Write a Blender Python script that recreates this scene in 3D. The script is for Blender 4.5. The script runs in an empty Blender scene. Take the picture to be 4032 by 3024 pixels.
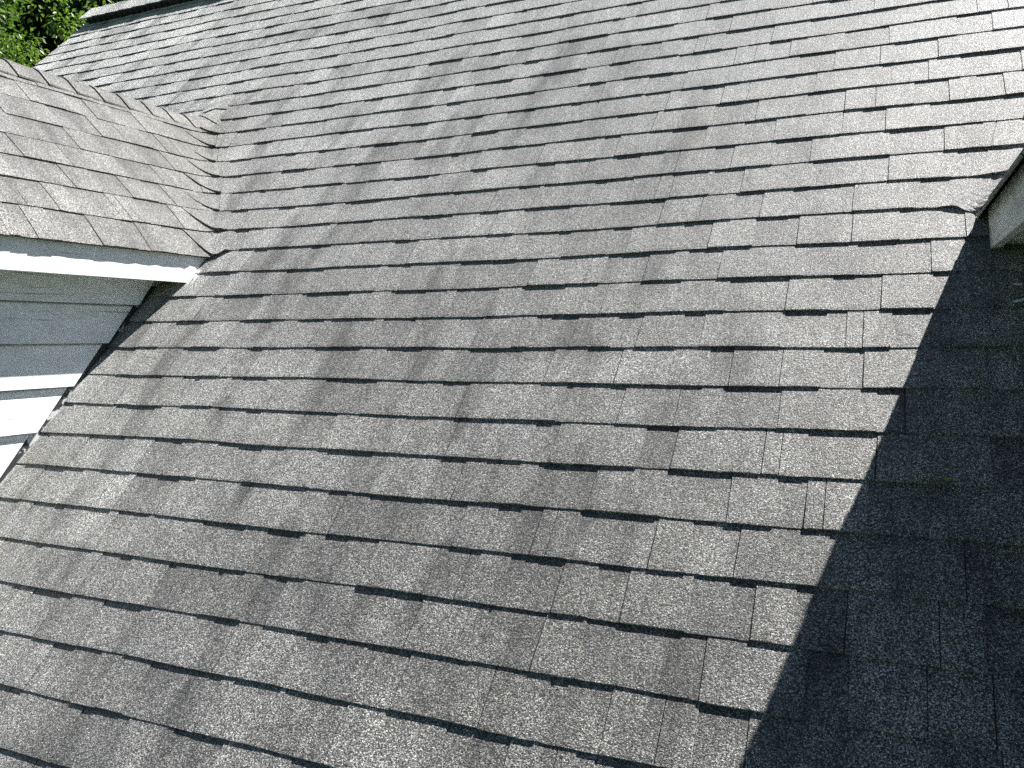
import bpy, math, random
import numpy as np
from mathutils import Vector, Matrix, noise as mnoise

scene = bpy.context.scene
C = scene.collection
rng = random.Random(11)

# ------------------------------------------------------------------ camera
cam_data = bpy.data.cameras.new("camera")
cam = bpy.data.objects.new("camera", cam_data)
C.objects.link(cam)
cam_data.sensor_width = 36.0
cam_data.lens = 36.0 * 3328.9 / 4032.0
cam_data.clip_start = 0.05
cam_data.clip_end = 3000.0
R_ = Vector((0.91246999, 0.40909514, -0.00629946))
U_ = Vector((-0.01755232, 0.05452297, 0.99835823))
F_ = Vector((-0.40876697, 0.91086136, -0.05693114))
m = Matrix((R_, U_, -F_)).transposed().to_4x4()
m.translation = Vector((0.0, -1.59412, 0.84778))
cam.matrix_world = m
scene.camera = cam

# ------------------------------------------------------------------ sky, sun, exposure
SUN = Vector((0.40, 0.48, 1.0)).normalized()
elev = math.asin(SUN.z)
azim = math.atan2(SUN.x, SUN.y)
world = bpy.data.worlds.new("World")
scene.world = world
world.use_nodes = True
wn = world.node_tree
bg = wn.nodes["Background"]
sky = wn.nodes.new("ShaderNodeTexSky")
sky.sky_type = 'NISHITA'
sky.sun_disc = False
sky.sun_elevation = elev
sky.sun_rotation = azim
sky.air_density = 0.5
sky.dust_density = 0.3
sky.ozone_density = 1.0
wn.links.new(sky.outputs[0], bg.inputs[0])
bg.inputs[1].default_value = 0.05
sd = bpy.data.lights.new("sun", 'SUN')
sd.energy = 5.0
sd.angle = math.radians(0.53)
sd.color = (1.0, 0.98, 0.945)
sun = bpy.data.objects.new("sun", sd)
C.objects.link(sun)
sun.rotation_euler = SUN.to_track_quat('Z', 'Y').to_euler()
sun.location = (4, 4, 12)
vs = scene.view_settings
vs.view_transform = 'Standard'
vs.look = 'None'
vs.gamma = 1.0
vs.use_curve_mapping = False
vs.exposure = 1.42
scene.cycles.max_bounces = 6
scene.cycles.use_denoising = False
scene.cycles.sample_clamp_indirect = 1.5
scene.cycles.caustics_reflective = False
scene.cycles.caustics_refractive = False

# ------------------------------------------------------------------ node helpers
def new_mat(name):
    mt = bpy.data.materials.new(name)
    mt.use_nodes = True
    nt = mt.node_tree
    return mt, nt, nt.nodes["Principled BSDF"]

class NT:
    def __init__(s, nt): s.nt = nt
    def n(s, t, **k):
        nd = s.nt.nodes.new(t)
        for a, b in k.items(): setattr(nd, a, b)
        return nd
    def link(s, a, b): s.nt.links.new(a, b)
    def setin(s, nd, i, v):
        if hasattr(v, "is_output"): s.link(v, nd.inputs[i])
        else: nd.inputs[i].default_value = v
    def math(s, op, a, b=0.0, c=0.0, clamp=False):
        nd = s.n("ShaderNodeMath", operation=op, use_clamp=clamp)
        s.setin(nd, 0, a); s.setin(nd, 1, b); s.setin(nd, 2, c)
        return nd.outputs[0]
    def ramp(s, v, lo, hi, a=0.0, b=1.0, smooth=True):
        nd = s.n("ShaderNodeMapRange", clamp=True)
        nd.interpolation_type = 'SMOOTHSTEP' if smooth else 'LINEAR'
        s.setin(nd, 0, v); s.setin(nd, 1, lo); s.setin(nd, 2, hi); s.setin(nd, 3, a); s.setin(nd, 4, b)
        return nd.outputs[0]
    def mix(s, f, a, b, blend='MIX'):
        nd = s.n("ShaderNodeMix", data_type='RGBA', blend_type=blend)
        s.setin(nd, 0, f); s.setin(nd, 6, a); s.setin(nd, 7, b)
        return nd.outputs[2]
    def noise(s, vec, scale, detail=2.0, rough=0.5):
        nd = s.n("ShaderNodeTexNoise")
        if vec is not None: s.link(vec, nd.inputs["Vector"])
        nd.inputs["Scale"].default_value = scale
        nd.inputs["Detail"].default_value = detail
        nd.inputs["Roughness"].default_value = rough
        return nd.outputs[0]
    def voro(s, vec, scale, feature='F1', out="Color"):
        nd = s.n("ShaderNodeTexVoronoi", feature=feature)
        s.link(vec, nd.inputs["Vector"])
        nd.inputs["Scale"].default_value = scale
        return nd.outputs[out]
    def mapping(s, vec, scale=(1, 1, 1), rot=(0, 0, 0)):
        nd = s.n("ShaderNodeMapping")
        s.link(vec, nd.inputs[0])
        nd.inputs["Scale"].default_value = scale
        nd.inputs["Rotation"].default_value = rot
        return nd.outputs[0]

def rgb(r, g, b): return (r, g, b, 1.0)

# ------------------------------------------------------------------ shingle material
def shingle_material():
    mt, nt, bs = new_mat("asphalt_shingle")
    N = NT(nt)
    tc = N.n("ShaderNodeTexCoord")
    P = tc.outputs["Object"]
    UV = tc.outputs["UV"]
    at = N.n("ShaderNodeAttribute", attribute_name="tint")
    sep = N.n("ShaderNodeSeparateColor"); N.link(at.outputs["Color"], sep.inputs[0])
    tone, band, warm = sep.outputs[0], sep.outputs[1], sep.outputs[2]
    # granules: every cell its own grey
    vc = N.voro(P, 440.0)
    s1 = N.n("ShaderNodeSeparateColor"); N.link(vc, s1.inputs[0])
    g = N.math('POWER', s1.outputs[0], 2.5)
    fine = N.noise(P, 900.0, 1.0)
    mid = N.noise(P, 260.0, 2.0, 0.6)
    g = N.math('MULTIPLY_ADD', g, 0.82, 0.03)
    g = N.math('MULTIPLY', g, N.ramp(mid, 0.32, 0.70, 0.45, 1.65))
    g = N.math('MULTIPLY', g, N.ramp(fine, 0.3, 0.7, 0.75, 1.25))
    gran = g
    g = N.math('MULTIPLY', g, 0.50)
    # blotches and stains that run down the slope
    blot = N.noise(P, 9.0, 4.0, 0.6)
    g = N.math('MULTIPLY', g, N.ramp(blot, 0.3, 0.7, 0.80, 1.17))
    streak = N.noise(N.mapping(UV, (6.0, 1.5, 1.0)), 1.0, 4.0, 0.6)
    g = N.math('MULTIPLY', g, N.ramp(streak, 0.47, 0.70, 1.05, 0.48))
    streak2 = N.noise(N.mapping(UV, (15.0, 2.4, 1.0)), 1.0, 3.0, 0.6)
    g = N.math('MULTIPLY', g, N.ramp(streak2, 0.38, 0.68, 1.12, 0.80))
    patch = N.noise(UV, 1.3, 3.0, 0.6)
    g = N.math('MULTIPLY', g, N.ramp(patch, 0.35, 0.68, 1.12, 0.80))
    g = N.math('MULTIPLY', g, tone)
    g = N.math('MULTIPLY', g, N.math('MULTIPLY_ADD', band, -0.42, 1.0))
    comb = N.n("ShaderNodeCombineColor")
    N.link(N.math('MULTIPLY', g, 1.02), comb.inputs[0])
    N.link(g, comb.inputs[1])
    N.link(N.math('MULTIPLY', g, 0.95), comb.inputs[2])
    col = comb.outputs[0]
    # hue of single granules (brown, bluish)
    hue = N.n("ShaderNodeHueSaturation")
    hs = N.mix(N.ramp(s1.outputs[1], 0.72, 0.95), rgb(1, 1, 1), rgb(1.10, 1.0, 0.90))
    hs = N.mix(N.ramp(s1.outputs[2], 0.75, 0.95), hs, rgb(0.93, 0.99, 1.08))
    col = N.mix(1.0, col, hs, 'MULTIPLY')
    col = N.mix(warm, col, rgb(1.09, 1.045, 0.92), 'MULTIPLY')
    # a little lichen / algae beside the dormer wall
    sx = N.n("ShaderNodeSeparateXYZ"); N.link(P, sx.inputs[0])
    X, Y, Z = sx.outputs
    lich = N.math('MULTIPLY', N.ramp(X, -2.83, -2.1, 1.0, 0.0), N.ramp(Z, 0.1, 1.0, 1.0, 0.0))
    lich = N.math('MULTIPLY', lich, N.ramp(N.noise(P, 13.0, 3.0, 0.6), 0.45, 0.7))
    col = N.mix(lich, col, rgb(1.0, 0.95, 0.66), 'MULTIPLY')
    sv = N.n("ShaderNodeTexVoronoi"); sv.inputs["Scale"].default_value = 21.0
    N.link(P, sv.inputs["Vector"])
    ss = N.n("ShaderNodeSeparateColor"); N.link(sv.outputs["Color"], ss.inputs[0])
    spot = N.math('MULTIPLY', N.ramp(N.math('ADD', sv.outputs["Distance"], N.math('MULTIPLY', N.noise(P, 240.0, 2.0), 0.16)), 0.12, 0.17, 1.0, 0.0), N.ramp(ss.outputs[0], 0.62, 0.70))
    col = N.mix(N.math('MULTIPLY', spot, 0.55), col, rgb(0.34, 0.34, 0.30))
    # old wall paint smeared on the shingles next to the siding
    pn = N.noise(N.mapping(P, (60, 9, 9)), 1.0, 3.0, 0.6)
    sm = N.math('MULTIPLY', N.ramp(X, -2.835, -2.795, 1.0, 0.0), N.ramp(X, -2.86, -2.84, 0.0, 1.0))
    sm = N.math('MULTIPLY', sm, N.ramp(pn, 0.40, 0.62))
    sm = N.math('MULTIPLY', sm, N.ramp(Z, 0.60, 0.98, 0.80, 0.25))
    sm = N.math('MULTIPLY', sm, N.ramp(Z, 0.98, 1.06, 1.0, 0.0))
    dv = N.n("ShaderNodeVectorMath", operation='DISTANCE')
    N.link(N.mapping(P, (1.0, 0.45, 0.45)), dv.inputs[0]); dv.inputs[1].default_value = (-2.655, 0.493, 0.493)
    sm2 = N.math('MULTIPLY', N.ramp(dv.outputs["Value"], 0.012, 0.030, 1.0, 0.0), N.ramp(pn, 0.38, 0.5))
    sm = N.math('MAXIMUM', sm, sm2)
    col = N.mix(sm, col, rgb(0.72, 0.72, 0.70))
    N.link(col, bs.inputs["Base Color"])
    bs.inputs["Roughness"].default_value = 0.50
    N.link(N.ramp(s1.outputs[1], 0.0, 1.0, 0.42, 0.75), bs.inputs["Roughness"])
    bs.inputs["Specular IOR Level"].default_value = 0.5
    stain = N.math('MULTIPLY', N.ramp(streak, 0.47, 0.70, 1.05, 0.6), N.ramp(patch, 0.35, 0.68, 1.08, 0.85))
    N.link(N.math('MULTIPLY', N.math('MULTIPLY', tone, stain), N.ramp(gran, 0.02, 0.55, 0.52, 1.25, False)), bs.inputs["Sheen Weight"])
    bs.inputs["Sheen Roughness"].default_value = 0.33
    d1 = N.voro(P, 440.0, out="Distance")
    hgt = N.math('MULTIPLY_ADD', d1, -0.8, N.math('MULTIPLY', s1.outputs[2], 0.7))
    hgt = N.math('ADD', hgt, N.math('MULTIPLY', mid, 1.2))
    bp = N.n("ShaderNodeBump")
    bp.inputs["Strength"].default_value = 0.75
    bp.inputs["Distance"].default_value = 0.0016
    N.link(hgt, bp.inputs["Height"])
    N.link(bp.outputs[0], bs.inputs["Normal"])
    return mt

def simple_mat(name, col, rough=0.7, spec=0.3, nscale=30.0, lo=0.8, hi=1.15):
    mt, nt, bs = new_mat(name)
    N = NT(nt)
    tc = N.n("ShaderNodeTexCoord")
    v = N.noise(tc.outputs["Object"], nscale, 4.0, 0.6)
    c = N.mix(1.0, rgb(*col), N.mix(N.ramp(v, 0.3, 0.7), rgb(lo, lo, lo), rgb(hi, hi, hi)), 'MULTIPLY')
    N.link(c, bs.inputs["Base Color"])
    bs.inputs["Roughness"].default_value = rough
    bs.inputs["Specular IOR Level"].default_value = spec
    return mt

def paint_material(name, col, mildew=0.0):
    """old white paint on softwood: hairline cracks along the grain, knots, dirt"""
    mt, nt, bs = new_mat(name)
    N = NT(nt)
    tc = N.n("ShaderNodeTexCoord")
    P = tc.outputs["Object"]
    grain = N.noise(N.mapping(P, (30, 2.2, 110)), 1.0, 3.0, 0.6)
    crk = N.noise(N.mapping(P, (30, 3.0, 190)), 1.0, 2.0, 0.5)
    crack = N.math('MULTIPLY', N.ramp(crk, 0.655, 0.70), N.ramp(N.noise(N.mapping(P, (4, 3, 9)), 1.0, 2.0), 0.42, 0.62))
    dirt = N.noise(N.mapping(P, (6, 5, 14)), 1.0, 4.0, 0.65)
    vn = N.n("ShaderNodeTexVoronoi"); vn.inputs["Scale"].default_value = 1.0
    N.link(N.mapping(P, (1.0, 2.3, 4.6)), vn.inputs["Vector"])
    knot = N.math('MULTIPLY', N.ramp(vn.outputs["Distance"], 0.03, 0.16, 1.0, 0.0), N.ramp(N.noise(P, 60.0, 3.0, 0.7), 0.46, 0.62))
    c = N.mix(1.0, rgb(*col), N.mix(N.ramp(dirt, 0.3, 0.75), rgb(1.05, 1.05, 1.05), rgb(0.84, 0.85, 0.86)), 'MULTIPLY')
    c = N.mix(N.math('MULTIPLY', knot, 0.45), c, rgb(0.22, 0.21, 0.20))
    c = N.mix(N.math('MULTIPLY', crack, 0.75), c, rgb(0.10, 0.10, 0.10))
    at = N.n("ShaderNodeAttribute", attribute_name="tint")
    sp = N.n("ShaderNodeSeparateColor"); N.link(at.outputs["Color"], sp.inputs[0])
    lap_sh = N.math('MULTIPLY', N.ramp(sp.outputs[1], 0.08, 0.55), N.ramp(N.noise(N.mapping(P, (10, 9, 60)), 1.0, 4.0, 0.6), 0.25, 0.6, 0.55, 0.95))
    c = N.mix(lap_sh, c, rgb(0.07, 0.072, 0.075))  # shadow under each siding lap, painted dark into the board colour
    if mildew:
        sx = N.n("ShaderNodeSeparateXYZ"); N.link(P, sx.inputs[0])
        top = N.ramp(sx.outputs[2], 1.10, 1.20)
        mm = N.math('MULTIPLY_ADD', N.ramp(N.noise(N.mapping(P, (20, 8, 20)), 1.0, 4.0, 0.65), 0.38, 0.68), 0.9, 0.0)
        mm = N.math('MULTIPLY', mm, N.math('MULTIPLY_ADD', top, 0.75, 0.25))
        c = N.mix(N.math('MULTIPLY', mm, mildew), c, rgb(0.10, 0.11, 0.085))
    N.link(c, bs.inputs["Base Color"])
    bs.inputs["Roughness"].default_value = 0.55
    bs.inputs["Specular IOR Level"].default_value = 0.35
    bp = N.n("ShaderNodeBump")
    bp.inputs["Strength"].default_value = 0.35
    bp.inputs["Distance"].default_value = 0.0012
    N.link(N.math('SUBTRACT', grain, N.math('MULTIPLY', crack, 1.2)), bp.inputs["Height"])
    N.link(bp.outputs[0], bs.inputs["Normal"])
    return mt

def flashing_material():
    mt, nt, bs = new_mat("painted_flashing")
    N = NT(nt)
    tc = N.n("ShaderNodeTexCoord")
    P = tc.outputs["Object"]
    f = N.ramp(N.noise(N.mapping(P, (30, 14, 14)), 1.0, 4.0, 0.6), 0.53, 0.57)
    c = N.mix(f, rgb(0.022, 0.024, 0.027), rgb(0.45, 0.46, 0.46))
    N.link(c, bs.inputs["Base Color"])
    bs.inputs["Roughness"].default_value = 0.6
    return mt

M_SH = shingle_material()
M_DECK = simple_mat("roofing_felt", (0.02, 0.02, 0.021), 0.9)
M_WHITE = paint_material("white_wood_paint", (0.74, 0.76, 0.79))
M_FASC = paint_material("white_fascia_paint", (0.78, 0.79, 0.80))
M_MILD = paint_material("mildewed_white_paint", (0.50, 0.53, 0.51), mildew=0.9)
M_FLASH = flashing_material()
M_BLACK = simple_mat("black_vent_plastic", (0.012, 0.012, 0.013), 0.75)
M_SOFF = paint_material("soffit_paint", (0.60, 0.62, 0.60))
M_GRASS = simple_mat("lawn", (0.05, 0.09, 0.025), 0.9, 0.1, 3.0, 0.6, 1.3)

# ------------------------------------------------------------------ mesh helpers
class MB:
    def __init__(s):
        s.v = []; s.f = []; s.c = []; s.uv = []; s.mi = []
    def add(s, verts, faces, cols=None, uvs=None, mi=0):
        b = len(s.v)
        s.v += [tuple(p) for p in verts]
        s.c += cols if cols else [(1, 0, 0, 1)] * len(verts)
        s.uv += uvs if uvs else [(p[0], p[2] * 1.414) for p in verts]
        for f in faces:
            s.f.append(tuple(b + i for i in f)); s.mi.append(mi)
    def box(s, x0, x1, y0, y1, z0, z1, mi=0):
        v = [(x, y, z) for x in (x0, x1) for y in (y0, y1) for z in (z0, z1)]
        f = [(0, 1, 3, 2), (4, 6, 7, 5), (0, 4, 5, 1), (2, 3, 7, 6), (0, 2, 6, 4), (1, 5, 7, 3)]
        s.add(v, f, mi=mi)
    def prism(s, poly, ext, mi=0):
        """poly: list of 3D points, ext: extrusion vector"""
        n = len(poly)
        e = Vector(ext)
        v = [Vector(p) for p in poly] + [Vector(p) + e for p in poly]
        f = [tuple(range(n - 1, -1, -1)), tuple(range(n, 2 * n))]
        for i in range(n):
            j = (i + 1) % n
            f.append((i, j, n + j, n + i))
        s.add(v, f, mi=mi)
    def build(s, name, mats, parent=None, smooth=False, fix=False):
        me = bpy.data.meshes.new(name)
        me.from_pydata(s.v, [], s.f)
        for mt in mats: me.materials.append(mt)
        me.polygons.foreach_set("material_index", s.mi)
        a = me.attributes.new("tint", 'FLOAT_COLOR', 'POINT')
        a.data.foreach_set("color", np.array(s.c, dtype=np.float32).ravel())
        uvl = me.uv_layers.new(name="UVMap")
        li = np.empty(len(me.loops), dtype=np.int32)
        me.loops.foreach_get("vertex_index", li)
        uvl.data.foreach_set("uv", np.array(s.uv, dtype=np.float32)[li].ravel())
        if smooth: me.polygons.foreach_set("use_smooth", [True] * len(me.polygons))
        me.update()
        if fix:
            import bmesh
            bm = bmesh.new(); bm.from_mesh(me)
            bmesh.ops.recalc_face_normals(bm, faces=bm.faces); bm.to_mesh(me); bm.free()
        o = bpy.data.objects.new(name, me)
        C.objects.link(o)
        if parent: o.parent = parent
        return o

def thing(name, label, cat, loc=(0, 0, 0), group=None):
    o = bpy.data.objects.new(name, None)
    C.objects.link(o)
    o.location = loc
    o["label"] = label; o["category"] = cat
    if group: o["group"] = group
    return o

# ------------------------------------------------------------------ roof geometry
EXP = 0.143                     # exposure of a course, along the slope
S2 = math.sqrt(0.5)
DZ = EXP * S2                   # rise per course (12:12 pitch everywhere)
XM = -1.2105                    # plane of symmetry between the two dormers
A_L = -1.425                    # dormer plane x + z = A_L
XR_L = -3.456                   # dormer ridge
ZR = A_L - XR_L                 # 2.031
A_R = 2 * XM - A_L
XR_R = 2 * XM - XR_L
FR = 0.14                       # rounding of the woven valleys
FRONT = -0.42                   # front gable of the dormers
RAKE = -6.0
RIGHT = 3.6
VALLEYS = {
    "A": (1, A_L),                       # inner valley of the one dormer
    "B": (-1, 2 * XR_L - A_L),           # its outer valley
    "C": (-1, A_R),                      # inner valley of the other dormer
    "D": (1, 2 * XR_R - A_R),            # outer valley
}

def sstep(a, b, x):
    t = min(1.0, max(0.0, (x - a) / (b - a)))
    return t * t * (3 - 2 * t)

def wob(u, z, s=0):
    return (math.sin(u * 2.3 + z * 1.7 + s) + math.sin(u * 5.1 - z * 3.3 + 1.3 + s) * 0.6 + math.sin(u * 9.7 + z * 6.1 + 2.1 * s) * 0.35)

FRS = {"A": 0.13, "B": 0.13, "C": 0.085, "D": 0.13}

def rpoint(vk, u, k, t, mm, h, dz=0.0):
    """u: unrolled coordinate at the middle of course k, t: 0 butt .. 1 next butt"""
    zm = (k + 0.5) * DZ
    z = (k + t) * DZ + dz
    calm = 1.0
    if k == EAVE and vk in ("A", "C"):
        calm = sstep(0.0, 0.25, VALLEYS[vk][0] * (u - (VALLEYS[vk][1] - VALLEYS[vk][0] * zm)))
    h = h + 0.0022 * wob(u, z) * calm
    z += 0.0011 * wob(u * 1.3 + k * 1.9, 0.0, k) * calm
    if vk is None:
        x = u + mm * (t - 0.5)
        return (x, z - S2 * h, z + S2 * h)
    s, A = VALLEYS[vk]
    FR = FRS[vk]
    q = s * (u - (A - s * zm))
    g = max(-1.0, min(1.0, q / 0.25))
    if abs(mm) > 0.05: w = q + g * (z - zm) + s * mm * (max(0.0, t) ** 0.55 - 0.68)
    else: w = q + g * (z - zm) + s * mm * (t - 0.5)
    xc = A - s * z
    e = max(0.0, min(1.0, (1.40 - z) / 0.19))
    e = e * e * 0.050 * sstep(0.07, -0.05, w)
    if w >= FR:
        p = (xc + s * w, z, z); n = (0, -S2, S2)
    elif w <= -FR:
        p = (xc + s * e * 0.15, z + w, z - e); n = (s * S2, 0, S2)
    else:
        a = (w + FR) / (2 * FR)
        p = (xc + s * FR * a * a, z - FR * (1 - a) ** 2, z - e)
        n = Vector((s * S2 * (1 - a), -S2 * a, S2)).normalized()
    return (p[0] + n[0] * h, p[1] + n[1] * h, p[2] + n[2] * h)

TAB = 0.0021
LIFT = 0.0056

def piece(B, vk, k, ua, ub, ma, mb, raised, tone, band, warm, step=0.035, extra=(0.0, 0.0), t1=1.04, t0=0.0):
    n = max(1, int(math.ceil((ub - ua) / step)))
    ts = [t0, t0 + 0.07 * (t1 - t0), 0.38, 0.72, t1] if abs(ma) < 0.05 and abs(mb) < 0.05 else [t0, t0 + 0.02, 0.06, 0.13, 0.24, 0.38, 0.55, 0.78, t1]
    if abs(ma) > 0.05 or abs(mb) > 0.05: step = 0.015
    nt = len(ts)
    V = []; Cc = []; UV = []
    top = TAB if raised else 0.0
    drop = rng.uniform(-0.0012, 0.0012) if raised else 0.0
    lift = LIFT * rng.uniform(0.82, 1.2)
    curl = rng.uniform(-0.0006, 0.0008)
    def row_pt(f, t, h, dz):
        u = ua + (ub - ua) * f
        mm = ma + (mb - ma) * f
        return rpoint(vk, u, k, t, mm, h, dz), (u + mm * (t - 0.5), (k + t) * EXP)
    ea, eb = extra
    def hgt(t, f=0.0): return lift * (1 - t) + 0.0006 + top + (ea + (eb - ea) * min(1.0, f * 1.6 if ea else max(0.0, f * 1.6 - 0.6))) * (1 - 0.85 * t)
    for j, t in enumerate(ts):
        for i in range(n + 1):
            dz = 0.0
            if j == 0: dz = rng.uniform(-0.0007, 0.0007) + drop
            p, uv = row_pt(i / n, t, hgt(t, i / n) - (0.0006 if j == 0 else 0.0), dz)
            V.append(p); UV.append(uv)
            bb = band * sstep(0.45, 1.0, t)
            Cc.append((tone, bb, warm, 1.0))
    F = []
    for j in range(nt - 1):
        for i in range(n):
            a = j * (n + 1) + i
            F.append((a, a + 1, a + n + 2, a + n + 1))
    # butt edge
    base = len(V)
    for i in range(n + 1):
        p, uv = row_pt(i / n, t0, -0.0015, drop)
        V.append(p); UV.append(uv); Cc.append((tone * 0.22, band, 0, 1))
    for i in range(n):
        F.append((base + i, base + i + 1, i + 1, i))
    for side in (0, 1):
        if raised or extra[side]:
            base = len(V)
            for j, t in enumerate(ts):
                p, uv = row_pt(side, t, hgt(t, side) - top - extra[side] - 0.001, drop if j == 0 else 0)
                V.append(p); UV.append(uv); Cc.append((tone * 0.12, 0, 0, 1))
            for j in range(nt - 1):
                a = j * (n + 1) + side * n; b = (j + 1) * (n + 1) + side * n
                if side == 0: F.append((base + j, a, b, base + j + 1))
                else: F.append((base + j, base + j + 1, b, a))
    B.add(V, F, Cc, UV)

def warm_at(u, z):
    w = 0.0
    d = math.hypot(u + 3.3, z - 1.95)
    w = max(w, 0.8 * (1 - min(1.0, d / 0.55)))
    return w

def run_course(B, k, ua, ub, pick, step=0.035, left_m=0.0, right_m=0.0, left_extra=0.0, t0=0.0, right_extra=False):
    """fill course k from ua to ub with alternating laminated tabs and recesses; pick(u) names the valley that applies"""
    pos = ua
    raised = rng.random() < 0.5
    ma = left_m
    first = True
    strip = rng.uniform(0.2, 0.9)          # distance to the next butt joint of two shingles
    base_tone = rng.uniform(0.97, 1.03)
    while pos < ub - 1e-6:
        if raised: w = rng.choice((rng.uniform(0.08, 0.15), rng.uniform(0.13, 0.24), rng.uniform(0.17, 0.29)))
        else: w = rng.uniform(0.06, 0.20)
        if first and left_extra: w = max(w, 0.16)
        nxt = pos + w
        if ub - nxt < (0.17 if right_extra else 0.04): nxt = ub
        mb = right_m if nxt >= ub else rng.uniform(-0.003, 0.003)
        strip -= (nxt - pos)
        gap = None
        if strip < 0 and nxt < ub and w > 0.1 and raised:
            strip = rng.uniform(0.7, 1.0)
            gap = pos + (nxt - pos) * rng.uniform(0.3, 0.8)
        tone = base_tone * (rng.gauss(1.03, 0.07) if raised else rng.gauss(0.94, 0.085))
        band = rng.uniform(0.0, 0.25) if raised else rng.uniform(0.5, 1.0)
        if rng.random() < 0.10: tone *= 0.92
        if rng.random() < 0.08: tone *= 1.07
        mid = 0.5 * (pos + nxt)
        vk = pick(mid)
        warm = warm_at(mid, (k + 0.5) * DZ) + rng.uniform(0, 0.25)
        ex = (left_extra if first else 0.0, left_extra if right_extra and nxt >= ub else 0.0)
        # a piece that crosses the middle plane is still flat there, either valley serves
        if raised and not first and nxt < ub and rng.random() < 0.65:
            piece(B, vk, k, pos, pos + 0.0030, ma, ma, False, 0.15, 0, 0, step, t0=t0)
            pos += 0.0030
        if gap:
            piece(B, vk, k, pos, gap - 0.0013, ma, 0.0, True, tone, band, warm, step, ex, t0=t0)
            piece(B, vk, k, gap - 0.0013, gap + 0.0013, 0, 0, False, 0.35, 0, 0, step, t0=t0)
            piece(B, vk, k, gap + 0.0013, nxt, 0.0, mb, True, tone * rng.uniform(0.93, 1.07), band, warm, step, t0=t0)
        else:
            piece(B, vk, k, pos, nxt, ma, mb, raised, tone, band, warm, step, ex, t0=t0)
        pos = nxt; ma = mb
        raised = not raised
        if rng.random() < 0.12: raised = not raised
        first = False

def corner(vk, k):
    s, A = VALLEYS[vk]
    return A - s * (k + 0.5) * DZ

house = thing("house", "house seen from its roof, weathered grey shingles, white painted dormers with lap siding", "house", (0, 0, 0))

B = MB()
DL = MB(); DR = MB()
LOW, EAVE, TOPK = -4, 12, 34
WALL_L, WALL_R = -2.825, 0.403
for k in range(LOW, TOPK + 1):
    zm = (k + 0.5) * DZ
    if k < EAVE:
        end = WALL_R + 0.03 if k < 11 else WALL_R
        run_course(B, k, WALL_L - 0.03, end, lambda u: None)
        run_course(B, k, RAKE, 2 * XR_L - WALL_L, lambda u: None, 0.12)
        run_course(B, k, 2 * XR_R - WALL_R, RIGHT, lambda u: None, 0.12)
    elif k < 20:
        cA, cB, cC, cD = (corner(v, k) for v in "ABCD")
        # main roof between the dormers; its ends run a hand's width up each dormer roof
        la = cA - rng.uniform(0.095, 0.125)
        ra = cC + rng.uniform(0.095, 0.125)
        run_course(B, k, la, ra, lambda u: "A" if u < XM else "C", left_m=-rng.uniform(0.15, 0.20), right_m=rng.uniform(0.15, 0.20), left_extra=0.008, right_extra=True)
        # dormer slopes that face each other
        run_course(DL, k, cA - (zm - FRONT), cA + 0.03, lambda u: "A", t0=0.13 if k == EAVE else 0.0)
        run_course(DR, k, cC - 0.03, cC + (zm - FRONT), lambda u: "C", t0=0.03 if k == EAVE else 0.0)
        # outer sides
        run_course(B, k, RAKE, cB + 0.09, lambda u: "B", 0.06)
        run_course(DL, k, cB - 0.03, cB + (zm - FRONT), lambda u: "B", 0.12)
        run_course(B, k, cD - 0.09, RIGHT, lambda u: "D", 0.12)
        run_course(DR, k, cD - (zm - FRONT), cD + 0.03, lambda u: "D", 0.12)
    elif k == 20:
        run_course(B, k, RAKE, -3.56, lambda u: None)
        piece(B, None, k, -3.56, -3.37, 0.0, 0.0, False, 1.05, 0.2, 0.8)
        run_course(B, k, -3.375, 0.75, lambda u: None, left_m=0.02, left_extra=0.004)
        run_course(B, k, 0.75, RIGHT, lambda u: None, 0.12)
    else:
        run_course(B, k, RAKE, 0.75, lambda u: None)
        run_course(B, k, 0.75, RIGHT, lambda u: None, 0.12)

RZ = 4.915 * S2                 # ridge height (y = z there)
# decking under the shingles, front slope and back slope
def slab(Bm, pts, nrm, th, off, mi):
    n = Vector(nrm)
    Bm.prism([Vector(p) - n * off for p in pts], -n * th, mi)
e0 = (LOW + 0.1) * DZ
slab(B, [(RAKE + 0.02, e0, e0), (RIGHT - 0.02, e0, e0), (RIGHT - 0.02, RZ, RZ), (RAKE + 0.02, RZ, RZ)], (0, -S2, S2), 0.05, 0.008, 1)
yb = 2 * RZ - e0
slab(B, [(RAKE, RZ, RZ + 0.002), (RIGHT, RZ, RZ + 0.002), (RIGHT, yb, e0), (RAKE, yb, e0)], (0, S2, S2), 0.05, 0.0, 0)
main_roof = B.build("main_roof", [M_SH, M_DECK], house)
main_roof["label"] = "broad slope of weathered grey laminated asphalt shingles"

def dormer_deck(Bm, xr, sgn):
    """sgn +1: slope falls to +x"""
    off = 0.03
    A = xr * sgn + ZR
    z0 = 1.262
    x0 = (A - z0) * sgn
    n = (sgn * S2, 0, S2)
    slab(Bm, [(x0, FRONT + 0.03, z0), (xr, FRONT + 0.03, ZR), (xr, ZR + 0.2, ZR), (x0, z0 + 0.2, z0)], n, 0.02, off, 1)
for Bm, xr in ((DL, XR_L), (DR, XR_R)):
    dormer_deck(Bm, xr, 1); dormer_deck(Bm, xr, -1)
roof_l = DL.build("dormer_roof", [M_SH, M_DECK], house)
roof_l["label"] = "sunlit pale dormer roof slope with ridge caps"
roof_r = DR.build("dormer_roof", [M_SH, M_DECK], house)
roof_r["label"] = "dormer roof seen from under its eave, casting the big shadow"

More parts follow.
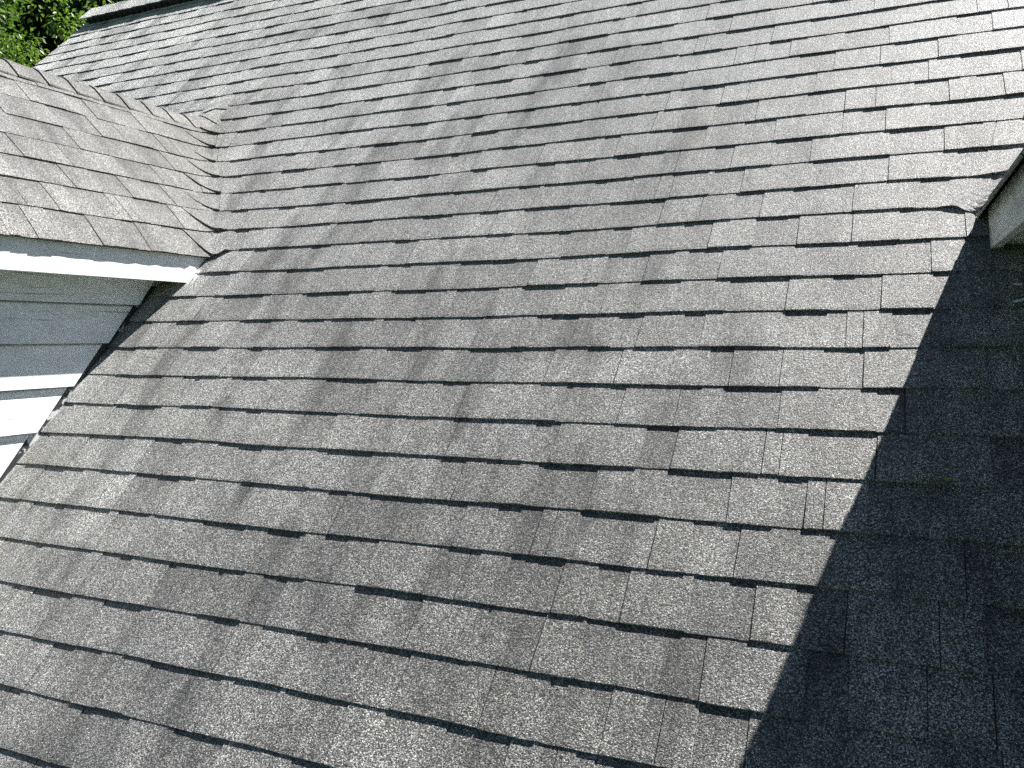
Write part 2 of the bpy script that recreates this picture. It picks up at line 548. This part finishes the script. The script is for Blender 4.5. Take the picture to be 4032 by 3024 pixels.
# ------------------------------------------------------------------ ridge caps
def dormer_caps(xr, parent):
    Bm = MB()
    s = FRONT - 0.01
    END = ZR + 0.16
    def frame(t):
        """t: distance along y, bending up on to the main roof at its end"""
        y0 = ZR - 0.17
        if t < y0: a = 0.0; c = Vector((xr, t, ZR))
        else:
            a = min(1.0, (t - y0) / 0.34)
            c = Vector((xr, y0 + 0.34 * (a - a * a) + 0.29 * a * a, ZR + 0.12 * a * a))
            if t > y0 + 0.34:
                c += Vector((0, S2, S2)) * (t - y0 - 0.34)
        return c, a
    while s < END - 0.02:
        e = s + EXP * rng.uniform(0.97, 1.03)
        tone = rng.gauss(1.1, 0.05)
        V = []; Cc = []; UV = []; F = []
        ws = [-0.122, -0.08, -0.04, -0.014, 0.0, 0.014, 0.04, 0.08, 0.122]
        ts = [s, s + 0.006, s + (e - s) * 0.5, e + 0.012]
        for j, t in enumerate(ts):
            c, a = frame(t)
            lift = 0.008 + 0.008 * (1 - (t - s) / (e - s)) - (0.0012 if j == 0 else 0)
            for w in ws:
                sg = 1 if w > 0 else -1
                d = Vector((sg * S2, 0, -S2)).lerp(Vector((sg, 0, 0)), a * 0.93).normalized()
                nn = Vector((sg * S2, 0, S2)).lerp(Vector((0, -S2, S2)), a).normalized() if w else Vector((0, -S2 * a, 1)).normalized()
                rnd = 0.010 * (1 - a) * max(0.0, 1 - abs(w) / 0.03)
                p = c + d * abs(w) * (1 + 0.25 * a) + nn * lift - Vector((0, 0, rnd))
                V.append(p); UV.append((t, w)); Cc.append((tone, 0, 0.65, 1))
        m_ = len(ws)
        for j in range(len(ts) - 1):
            for i in range(m_ - 1):
                a_ = j * m_ + i
                F.append((a_, a_ + 1, a_ + m_ + 1, a_ + m_))
        def skirt(idx):
            b = len(V)
            for q in idx:
                V.append(V[q] - Vector((0, 0, 0.008))); UV.append(UV[q]); Cc.append((tone * 0.2, 0, 0.4, 1))
            for x in range(len(idx) - 1):
                F.append((b + x, b + x + 1, idx[x + 1], idx[x]))
        skirt(list(range(m_)))
        skirt([j * m_ for j in range(len(ts))])
        skirt([j * m_ + m_ - 1 for j in range(len(ts))])
        Bm.add(V, F, Cc, UV)
        s = e
    return Bm.build("ridge_cap", [M_SH], parent)
cap_l = dormer_caps(XR_L, roof_l)
cap_l["label"] = "row of cream tinted ridge cap shingles"
dormer_caps(XR_R, roof_r)

# main ridge: black vent strip under a row of caps
Bm = MB()
c = S2
def rid(v, h, back=False):
    y = v * S2 - S2 * h; z = v * S2 + S2 * h
    return (y if not back else 2 * RZ - y, z)
VT = 4.765
prof = [rid(VT, 0.0), rid(VT, 0.052), (RZ, RZ + 0.066), rid(VT, 0.052, True), rid(VT, 0.0, True)]
Bm.prism([(-5.93, y, z) for y, z in prof], (RIGHT - 0.1 + 5.93, 0, 0))
for i in range(0, 160):     # baffle ribs along the open edge
    x = -5.92 + i * 0.06
    if x > RIGHT - 0.15: break
    y, z = rid(VT - 0.004, 0.004)
    Bm.prism([(x, *rid(VT - 0.012, 0.004)), (x, *rid(VT - 0.008, 0.040)), (x, *rid(VT + 0.002, 0.044)), (x, *rid(VT + 0.002, 0.004))], (0.008, 0, 0))
vent = Bm.build("ridge_vent", [M_BLACK], main_roof)
vent["label"] = "black vent strip under the top ridge caps"
Bm = MB()
x = RAKE - 0.005
while x < RIGHT - 0.02:
    e = min(RIGHT, x + 0.145)
    tone = rng.gauss(1.0, 0.06)
    V = []; F = []; Cc = []; UV = []
    pr0 = [rid(VT - 0.004, 0.052), rid(VT + 0.05, 0.054), (RZ - 0.02, RZ + 0.054), (RZ, RZ + 0.062), (RZ + 0.02, RZ + 0.054), rid(VT + 0.05, 0.054, True), rid(VT - 0.004, 0.052, True)]
    for xx, up in ((x, 0.012), (x + 0.01, 0.012), (e + 0.02, 0.005)):
        for j, (y, z) in enumerate(pr0):
            V.append(Vector((xx, y, z + up * 0.8))); Cc.append((tone, 0, 0.2, 1)); UV.append((xx, z))
    n_ = len(pr0)
    for j in range(2):
        for i in range(n_ - 1):
            a_ = j * n_ + i
            F.append((a_, a_ + n_, a_ + n_ + 1, a_ + 1))
    b = len(V)
    for q in range(n_):
        V.append(V[q] - Vector((0, 0, 0.006))); Cc.append((tone * .4, 0, 0, 1)); UV.append((0, 0))
    for q in range(n_ - 1): F.append((b + q, q, q + 1, b + q + 1))
    b = len(V)
    for q in (0, n_, 2 * n_):
        V.append(V[q] - Vector((0, 0, 0.006))); Cc.append((tone * .4, 0, 0, 1)); UV.append((0, 0))
    F += [(b, b + 1, n_, 0), (b + 1, b + 2, 2 * n_, n_)]
    Bm.add(V, F, Cc, UV)
    x = e
Bm.build("ridge_cap", [M_SH], main_roof)

# rake boards of the main gable ends
for xx, sg in ((RAKE + 0.035, 1), (RIGHT - 0.055, 1)):
    Bm = MB()
    off = 0.06
    for back in (0, 1):
        a0 = Vector((xx, e0 + off * S2, e0 - off * S2)); a1 = Vector((xx, RZ, RZ - off * 2 * S2))
        d = Vector((0, 0.0, -0.18))
        pts = [a0, a1, a1 + d, a0 + d]
        if back: pts = [Vector((p.x, 2 * RZ - p.y, p.z)) for p in pts]
        Bm.prism(pts, (0.02, 0, 0))
    Bm.build("rake_board", [M_WHITE], main_roof, fix=True)

# ------------------------------------------------------------------ dormer walls, fascia, soffit, flashing
LAPS = [0.983, 0.830, 0.6685, 0.513, 0.357, 0.20, 0.043, -0.115, -0.27, -0.42]
def dormer_wall(xw, sg, inner, mat):
    """side wall at x = xw facing sg; sits on the main roof"""
    Bm = MB()
    zt = 1.12
    for zb in LAPS:
        top = zt
        y_b = zb - 0.040; y_t = top - 0.040
        if y_b < FRONT + 0.05: zb = FRONT + 0.10; y_b = zb - 0.04
        th = 0.021
        jit = rng.uniform(-0.002, 0.002)
        # outer face tilts: butt proud at the bottom
        V = [(xw + sg * th, FRONT + 0.02, zb + jit), (xw + sg * th, y_b, zb - jit), (xw + sg * 0.002, y_t, top + 0.012), (xw + sg * 0.002, FRONT + 0.02, top + 0.012),
             (xw - sg * 0.004, FRONT + 0.02, zb + jit), (xw - sg * 0.004, y_b, zb - jit)]
        F = [(0, 1, 2, 3), (0, 4, 5, 1), (1, 5, 2)]
        # a row just under the board above keeps the painted lap shadow separate
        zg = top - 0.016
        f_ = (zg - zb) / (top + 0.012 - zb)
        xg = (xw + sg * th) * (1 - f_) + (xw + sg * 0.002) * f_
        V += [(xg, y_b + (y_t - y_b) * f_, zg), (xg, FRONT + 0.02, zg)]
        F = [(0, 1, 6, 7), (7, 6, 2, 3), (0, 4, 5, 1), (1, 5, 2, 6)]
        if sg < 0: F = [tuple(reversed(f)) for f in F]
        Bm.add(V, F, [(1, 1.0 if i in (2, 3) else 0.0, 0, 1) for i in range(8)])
        zt = zb
        if y_b <= FRONT + 0.1: break
    # inner sheathing
    Bm.prism([(xw - sg * 0.006, FRONT + 0.02, -0.45), (xw - sg * 0.006, 1.1, 1.0), (xw - sg * 0.006, 1.25, 1.15), (xw - sg * 0.006, FRONT + 0.02, 1.15)], (-sg * 0.09, 0, 0), 1)
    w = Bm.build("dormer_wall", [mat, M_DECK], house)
    # flashing strip at the foot of the siding
    Bf = MB()
    xf = xw + sg * 0.0005
    Bf.prism([(xf, FRONT, FRONT - 0.02), (xf, 1.10, 1.08), (xf, 1.04, 1.11), (xf, FRONT - 0.0, FRONT + 0.07)], (sg * 0.0016, 0, 0))
    Bf.build("step_flashing", [M_FLASH], w, fix=True)
    return w

def eave_trim(xf, sg, roof, fmat, smat, xw):
    Bm = MB()
    th = 0.020
    # fascia with its end cut to the slope of the main roof, slightly bowed lower edge
    ys = [FRONT, 0.2, 0.6, 0.9]
    zb, zt = 1.076, 1.198
    poly = [(xf, FRONT, zb), (xf, zb + 0.03, zb), (xf, zt + 0.03, zt), (xf, FRONT, zt)]
    Bm.prism(poly, (-sg * th, 0, 0))
    f = Bm.build("fascia", [fmat], roof, fix=True)
    Bs = MB()
    x0, x1 = sorted((xf - sg * (th - 0.002), xw - sg * 0.02))
    Bs.box(x0, x1, FRONT, 1.15, 1.088, 1.10)
    s = Bs.build("soffit", [smat], roof, fix=True)
    return f

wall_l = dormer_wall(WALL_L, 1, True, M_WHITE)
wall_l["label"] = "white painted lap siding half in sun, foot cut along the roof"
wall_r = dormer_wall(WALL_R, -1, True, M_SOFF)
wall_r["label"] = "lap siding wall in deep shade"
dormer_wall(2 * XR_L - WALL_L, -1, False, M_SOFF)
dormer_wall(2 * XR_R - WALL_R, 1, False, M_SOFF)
fl = eave_trim(-2.664, 1, roof_l, M_FASC, M_SOFF, WALL_L)
fl["label"] = "white fascia board, lower half in bright sun"
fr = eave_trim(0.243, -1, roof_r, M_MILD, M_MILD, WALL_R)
fr["label"] = "shaded greenish fascia board with mildew"
eave_trim(2 * XR_L + 2.664, -1, roof_l, M_FASC, M_SOFF, 2 * XR_L - WALL_L)
eave_trim(2 * XR_R - 0.243, 1, roof_r, M_FASC, M_SOFF, 2 * XR_R - WALL_R)
# front gables of the dormers
for xr in (XR_L, XR_R):
    Bm = MB()
    hw = 0.631
    z = -0.45
    while z < 1.98:
        z1 = min(z + 0.157, 2.0)
        def half(zz): return hw if zz < 1.15 else max(0.0, min(hw + 0.12, ZR - 0.05 - zz))
        V = [(xr - half(z), FRONT + 0.005, z), (xr + half(z), FRONT + 0.005, z), (xr + half(z1), FRONT + 0.018, z1), (xr - half(z1), FRONT + 0.018, z1),
             (xr - half(z), FRONT + 0.02, z), (xr + half(z), FRONT + 0.02, z)]
        Bm.add(V, [(0, 1, 2, 3), (4, 5, 1, 0)])
        z = z1
    g = Bm.build("dormer_front", [M_WHITE], house)
    Bw = MB()
    Bw.box(xr - 0.40, xr + 0.40, FRONT - 0.03, FRONT + 0.004, 0.05, 1.15)
    fr_ = Bw.build("window_frame", [M_FASC], g, fix=True)
    Bg = MB()
    Bg.box(xr - 0.33, xr + 0.33, FRONT - 0.036, FRONT - 0.031, 0.12, 1.08)
    mt = bpy.data.materials.get("window_glass")
    if not mt:
        mt, nt, bs = new_mat("window_glass")
        bs.inputs["Base Color"].default_value = rgb(0.03, 0.04, 0.05)
        bs.inputs["Roughness"].default_value = 0.05
    Bg.build("window_pane", [mt], g, fix=True)

# house body below the roof
Bm = MB()
GZ = -3.3
z0w = -0.42
x0, x1, y0, y1 = RAKE + 0.25, RIGHT - 0.25, -0.15, 2 * RZ + 0.15
Bm.prism([(x0, y0, GZ), (x0, y1, GZ), (x0, y1, z0w), (x0, RZ, RZ - 0.32), (x0, y0, z0w)], (0.1, 0, 0))
Bm.prism([(x1, y0, GZ), (x1, y1, GZ), (x1, y1, z0w), (x1, RZ, RZ - 0.32), (x1, y0, z0w)], (-0.1, 0, 0))
Bm.box(x0 + 0.1, x1 - 0.1, y0, y0 + 0.1, GZ, z0w + 0.1)
Bm.box(x0 + 0.1, x1 - 0.1, y1 - 0.1, y1, GZ, z0w + 0.1)
Bm.build("house_wall", [M_WHITE], house, fix=True)

# ------------------------------------------------------------------ ground
Bm = MB()
n = 24
V = []; F = []
for j in range(n + 1):
    for i in range(n + 1):
        a = (i / n - 0.5) * 2; b = (j / n - 0.5) * 2
        x = math.copysign(abs(a) ** 2.2, a) * 900; y = math.copysign(abs(b) ** 2.2, b) * 900
        V.append((x, y, GZ + 0.4 * mnoise.noise(Vector((x * .02, y * .02, 0))) * min(1, math.hypot(x, y) / 40)))
for j in range(n):
    for i in range(n):
        a = j * (n + 1) + i
        F.append((a, a + 1, a + n + 2, a + n + 1))
Bm.add(V, F)
gr = Bm.build("ground", [M_GRASS])
gr["kind"] = "structure"

# ------------------------------------------------------------------ trees
def leaf_material(name, c0, c1):
    mt, nt, bs = new_mat(name)
    N = NT(nt)
    at = N.n("ShaderNodeAttribute", attribute_name="tint")
    sep = N.n("ShaderNodeSeparateColor"); N.link(at.outputs["Color"], sep.inputs[0])
    col = N.mix(sep.outputs[0], rgb(*c0), rgb(*c1))
    N.link(col, bs.inputs["Base Color"])
    bs.inputs["Roughness"].default_value = 0.42
    bs.inputs["Specular IOR Level"].default_value = 0.5
    tr = N.n("ShaderNodeBsdfTranslucent")
    N.link(N.mix(1.0, col, rgb(1.5, 1.7, 0.6), 'MULTIPLY'), tr.inputs[0])
    mx = N.n("ShaderNodeMixShader"); mx.inputs[0].default_value = 0.38
    out = nt.nodes["Material Output"]
    N.link(bs.outputs[0], mx.inputs[1]); N.link(tr.outputs[0], mx.inputs[2]); N.link(mx.outputs[0], out.inputs[0])
    return mt
M_BARK = simple_mat("bark", (0.075, 0.055, 0.04), 0.9, 0.2, 14.0, 0.6, 1.3)

def tree(x, y, height, radius, leafmat, label, seed, nclump=150, perclump=90, leaf=0.10, zlow=0.25):
    r = np.random.default_rng(seed)
    root = thing("tree", label, "tree", (x, y, GZ), "trees beyond the gable end")
    # trunk and limbs
    Bm = MB()
    def tube(p0, p1, r0, r1, seg=9):
        p0 = Vector(p0); p1 = Vector(p1)
        d = (p1 - p0).normalized()
        a = d.orthogonal().normalized(); b = d.cross(a)
        V = []
        for p, rr in ((p0, r0), (p0.lerp(p1, .5) + a * 0.03, (r0 + r1) / 2), (p1, r1)):
            for i in range(seg):
                t = 2 * math.pi * i / seg
                V.append(p + (a * math.cos(t) + b * math.sin(t)) * rr * (1 + 0.12 * math.sin(3 * t)))
        F = []
        for j in range(2):
            for i in range(seg):
                k = (i + 1) % seg
                F.append((j * seg + i, j * seg + k, (j + 1) * seg + k, (j + 1) * seg + i))
        Bm.add(V, F)
    tr_r = height * 0.022 + 0.05
    tube((0, 0, -0.1), (0.1, 0.05, height * 0.55), tr_r, tr_r * 0.55)
    tube((0.1, 0.05, height * 0.55), (0.0, 0.1, height * 0.92), tr_r * 0.55, 0.03)
    cz = height * (1 + zlow) / 2
    hz = height * (1 - zlow) / 2
    # crown: clumps of leaves spread over an uneven shell and inside it
    cl = []
    while len(cl) < nclump:
        d = r.normal(size=3); d /= np.linalg.norm(d)
        lob = 0.80 + 0.28 * math.sin(3 * math.atan2(d[1], d[0]) + seed) * math.cos(2.5 * d[2] + seed * 0.7) + 0.12 * r.normal()
        rad = lob * r.uniform(0.45, 1.0) ** 0.5
        p = d * np.array([radius, radius, hz]) * rad + np.array([0, 0, cz])
        cl.append((p, r.uniform(0.30, 0.62), min(1, max(0, r.normal(0.45, 0.25)))))
    for p, s_, t_ in cl[:26]:
        z0 = height * r.uniform(0.25, 0.75)
        tube((0.08, 0.05, min(z0, p[2])), p, tr_r * 0.28, 0.015, 6)
    Bm.build("trunk", [M_BARK], root)
    tot = nclump * perclump
    cen = np.repeat(np.array([c[0] for c in cl]), perclump, 0)
    siz = np.repeat(np.array([c[1] for c in cl]), perclump)
    ton = np.repeat(np.array([c[2] for c in cl]), perclump)
    off = r.normal(size=(tot, 3)); off /= np.linalg.norm(off, axis=1)[:, None]
    off *= (siz * r.uniform(0.1, 1.0, tot) ** 0.6)[:, None]
    off[:, 2] *= 0.6
    pos = cen + off
    # leaf: a folded diamond, drooping
    ax = off / (np.linalg.norm(off, axis=1)[:, None] + 1e-6) + r.normal(size=(tot, 3)) * 0.6 + np.array([0, 0, -0.55])
    ax /= np.linalg.norm(ax, axis=1)[:, None]
    sd_ = np.cross(ax, np.array([0, 0, 1.0]) + r.normal(size=(tot, 3)) * 0.5)
    sd_ /= np.linalg.norm(sd_, axis=1)[:, None] + 1e-6
    nn = np.cross(sd_, ax)
    L = (leaf * r.uniform(0.6, 1.25, tot))[:, None]
    W = L * 0.26
    a = pos; b = pos + ax * L * 0.5 + sd_ * W + nn * L * 0.08; c_ = pos + ax * L - nn * L * 0.12; d = pos + ax * L * 0.5 - sd_ * W + nn * L * 0.08
    V = np.stack([a, b, c_, d], 1).reshape(-1, 3)
    idx = np.arange(tot) * 4
    T = np.stack([idx, idx + 1, idx + 2, idx, idx + 2, idx + 3], 1).reshape(-1, 3)
    me = bpy.data.meshes.new("crown")
    me.vertices.add(len(V)); me.vertices.foreach_set("co", V.astype(np.float32).ravel())
    nf = len(T)
    me.loops.add(nf * 3); me.polygons.add(nf)
    me.loops.foreach_set("vertex_index", T.astype(np.int32).ravel())
    me.polygons.foreach_set("loop_start", np.arange(nf, dtype=np.int32) * 3)
    me.polygons.foreach_set("loop_total", np.full(nf, 3, dtype=np.int32))
    tn = np.clip(ton + r.normal(0, 0.14, tot), 0, 1)
    colr = np.stack([tn, tn, tn, np.ones(tot)], 1)
    at = me.attributes.new("tint", 'FLOAT_COLOR', 'POINT')
    at.data.foreach_set("color", np.repeat(colr, 4, 0).astype(np.float32).ravel())
    me.materials.append(leafmat)
    me.update(calc_edges=True)
    o = bpy.data.objects.new("crown", me); C.objects.link(o); o.parent = root
    return root

LG = leaf_material("leaf_green", (0.045, 0.085, 0.022), (0.17, 0.25, 0.065))
LD = leaf_material("leaf_dark_green", (0.022, 0.050, 0.016), (0.075, 0.13, 0.04))
LY = leaf_material("leaf_yellow_green", (0.12, 0.16, 0.025), (0.27, 0.29, 0.05))
tree(-12.2, 6.6, 10.6, 2.6, LG, "bushy mid green tree standing just beyond the gable end of the roof", 3, 280, 120, 0.085)
tree(-10.6, 4.6, 8.6, 1.25, LY, "small yellow green tree peeking over the ridge of the sunlit dormer", 8, 60, 120, 0.085, 0.45)
tree(-10.6, 9.4, 10.4, 2.3, LG, "mid green tree whose crown meets the top of the ridge vent", 5, 240, 120, 0.085)
tree(-17.5, 8.0, 15.5, 3.8, LD, "tall dark green tree behind the bushier ones", 12, 460, 130, 0.22)
tree(-15.5, 13.5, 15.5, 3.8, LD, "tall dark tree farther back behind the house ridge", 17, 420, 110, 0.22)
tree(-21.5, 14.5, 18.0, 4.8, LD, "tallest dark tree at the back of the row", 21, 520, 120, 0.28)
tree(-23.5, 9.5, 18.0, 4.8, LD, "dark tree at the far back with only its top in view", 24, 520, 120, 0.28)

# ------------------------------------------------------------------ small things on the roof
def on_roof(u, v, h=0.006): return Vector((u, v * S2 - S2 * h, v * S2 + S2 * h))
NR = Vector((0, -S2, S2)); VR = Vector((0, S2, S2))
def leaf_thing(u, v, ang, L, W, mat, label, name, cat):
    Bm = MB()
    d = (Vector((1, 0, 0)) * math.cos(ang) + VR * math.sin(ang)); e = NR.cross(d)
    V = []; F = []
    for lay in (0, 1):
        for i in range(7):
            t = i / 6
            w = W * math.sin(math.pi * min(1, t * 0.92 + 0.04)) ** 0.8
            for sg in (-1, 0, 1):
                V.append(d * (t - 0.5) * L + e * w * sg * 0.5 + NR * (0.004 * abs(sg) + 0.006 * (t - 0.5) ** 2 * 4 - lay * 0.0008))
    for lay in (0, 1):
        for i in range(6):
            for j in range(2):
                a = lay * 21 + i * 3 + j
                F.append((a, a + 1, a + 4, a + 3))
    Bm.add(V, F)
    o = Bm.build(name, [mat])
    o.location = on_roof(u, v, 0.008)
    o["label"] = label; o["category"] = cat
    return o
M_YL = simple_mat("yellowed_leaf", (0.30, 0.27, 0.06), 0.7, 0.3, 200.0, 0.4, 1.2)
M_CHIP = simple_mat("old_paint_chip", (0.62, 0.63, 0.62), 0.7, 0.3, 120.0, 0.8, 1.1)
leaf_thing(0.117, 0.725, 0.3, 0.022, 0.013, M_YL, "tiny yellowed leaf lying in the shaded part of the roof", "fallen_leaf", "leaf")

def chip(u, v, pts, label):
    Bm = MB()
    P0 = [Vector((1, 0, 0)) * a + VR * b for a, b in pts]
    Bm.prism(P0, NR * 0.0012)
    o = Bm.build("paint_chip", [M_CHIP], fix=True)
    o.location = on_roof(u, v, 0.009)
    o["label"] = label; o["category"] = "paint chip"; o["group"] = "paint chips under the shaded eave"
    return o
CHIPS = ((0.296, 1.365, [(-.012, .004), (-.002, .007), (.012, .002), (.010, -.003), (-.006, -.001)], "short pale paint chip, highest of those on the shaded shingles"),
         (0.306, 1.308, [(-.028, -.006), (-.018, -.010), (.002, -.002), (.026, .004), (.014, .010), (-.004, .004)], "long slanted pale paint chip on the shaded shingles"),
         (0.335, 1.296, [(-.010, -.006), (.006, -.008), (.012, .006), (.002, .010)], "stubby pale paint chip just beside the long slanted one"))
for u, v, pts, lab in CHIPS: chip(u, v, pts, lab)
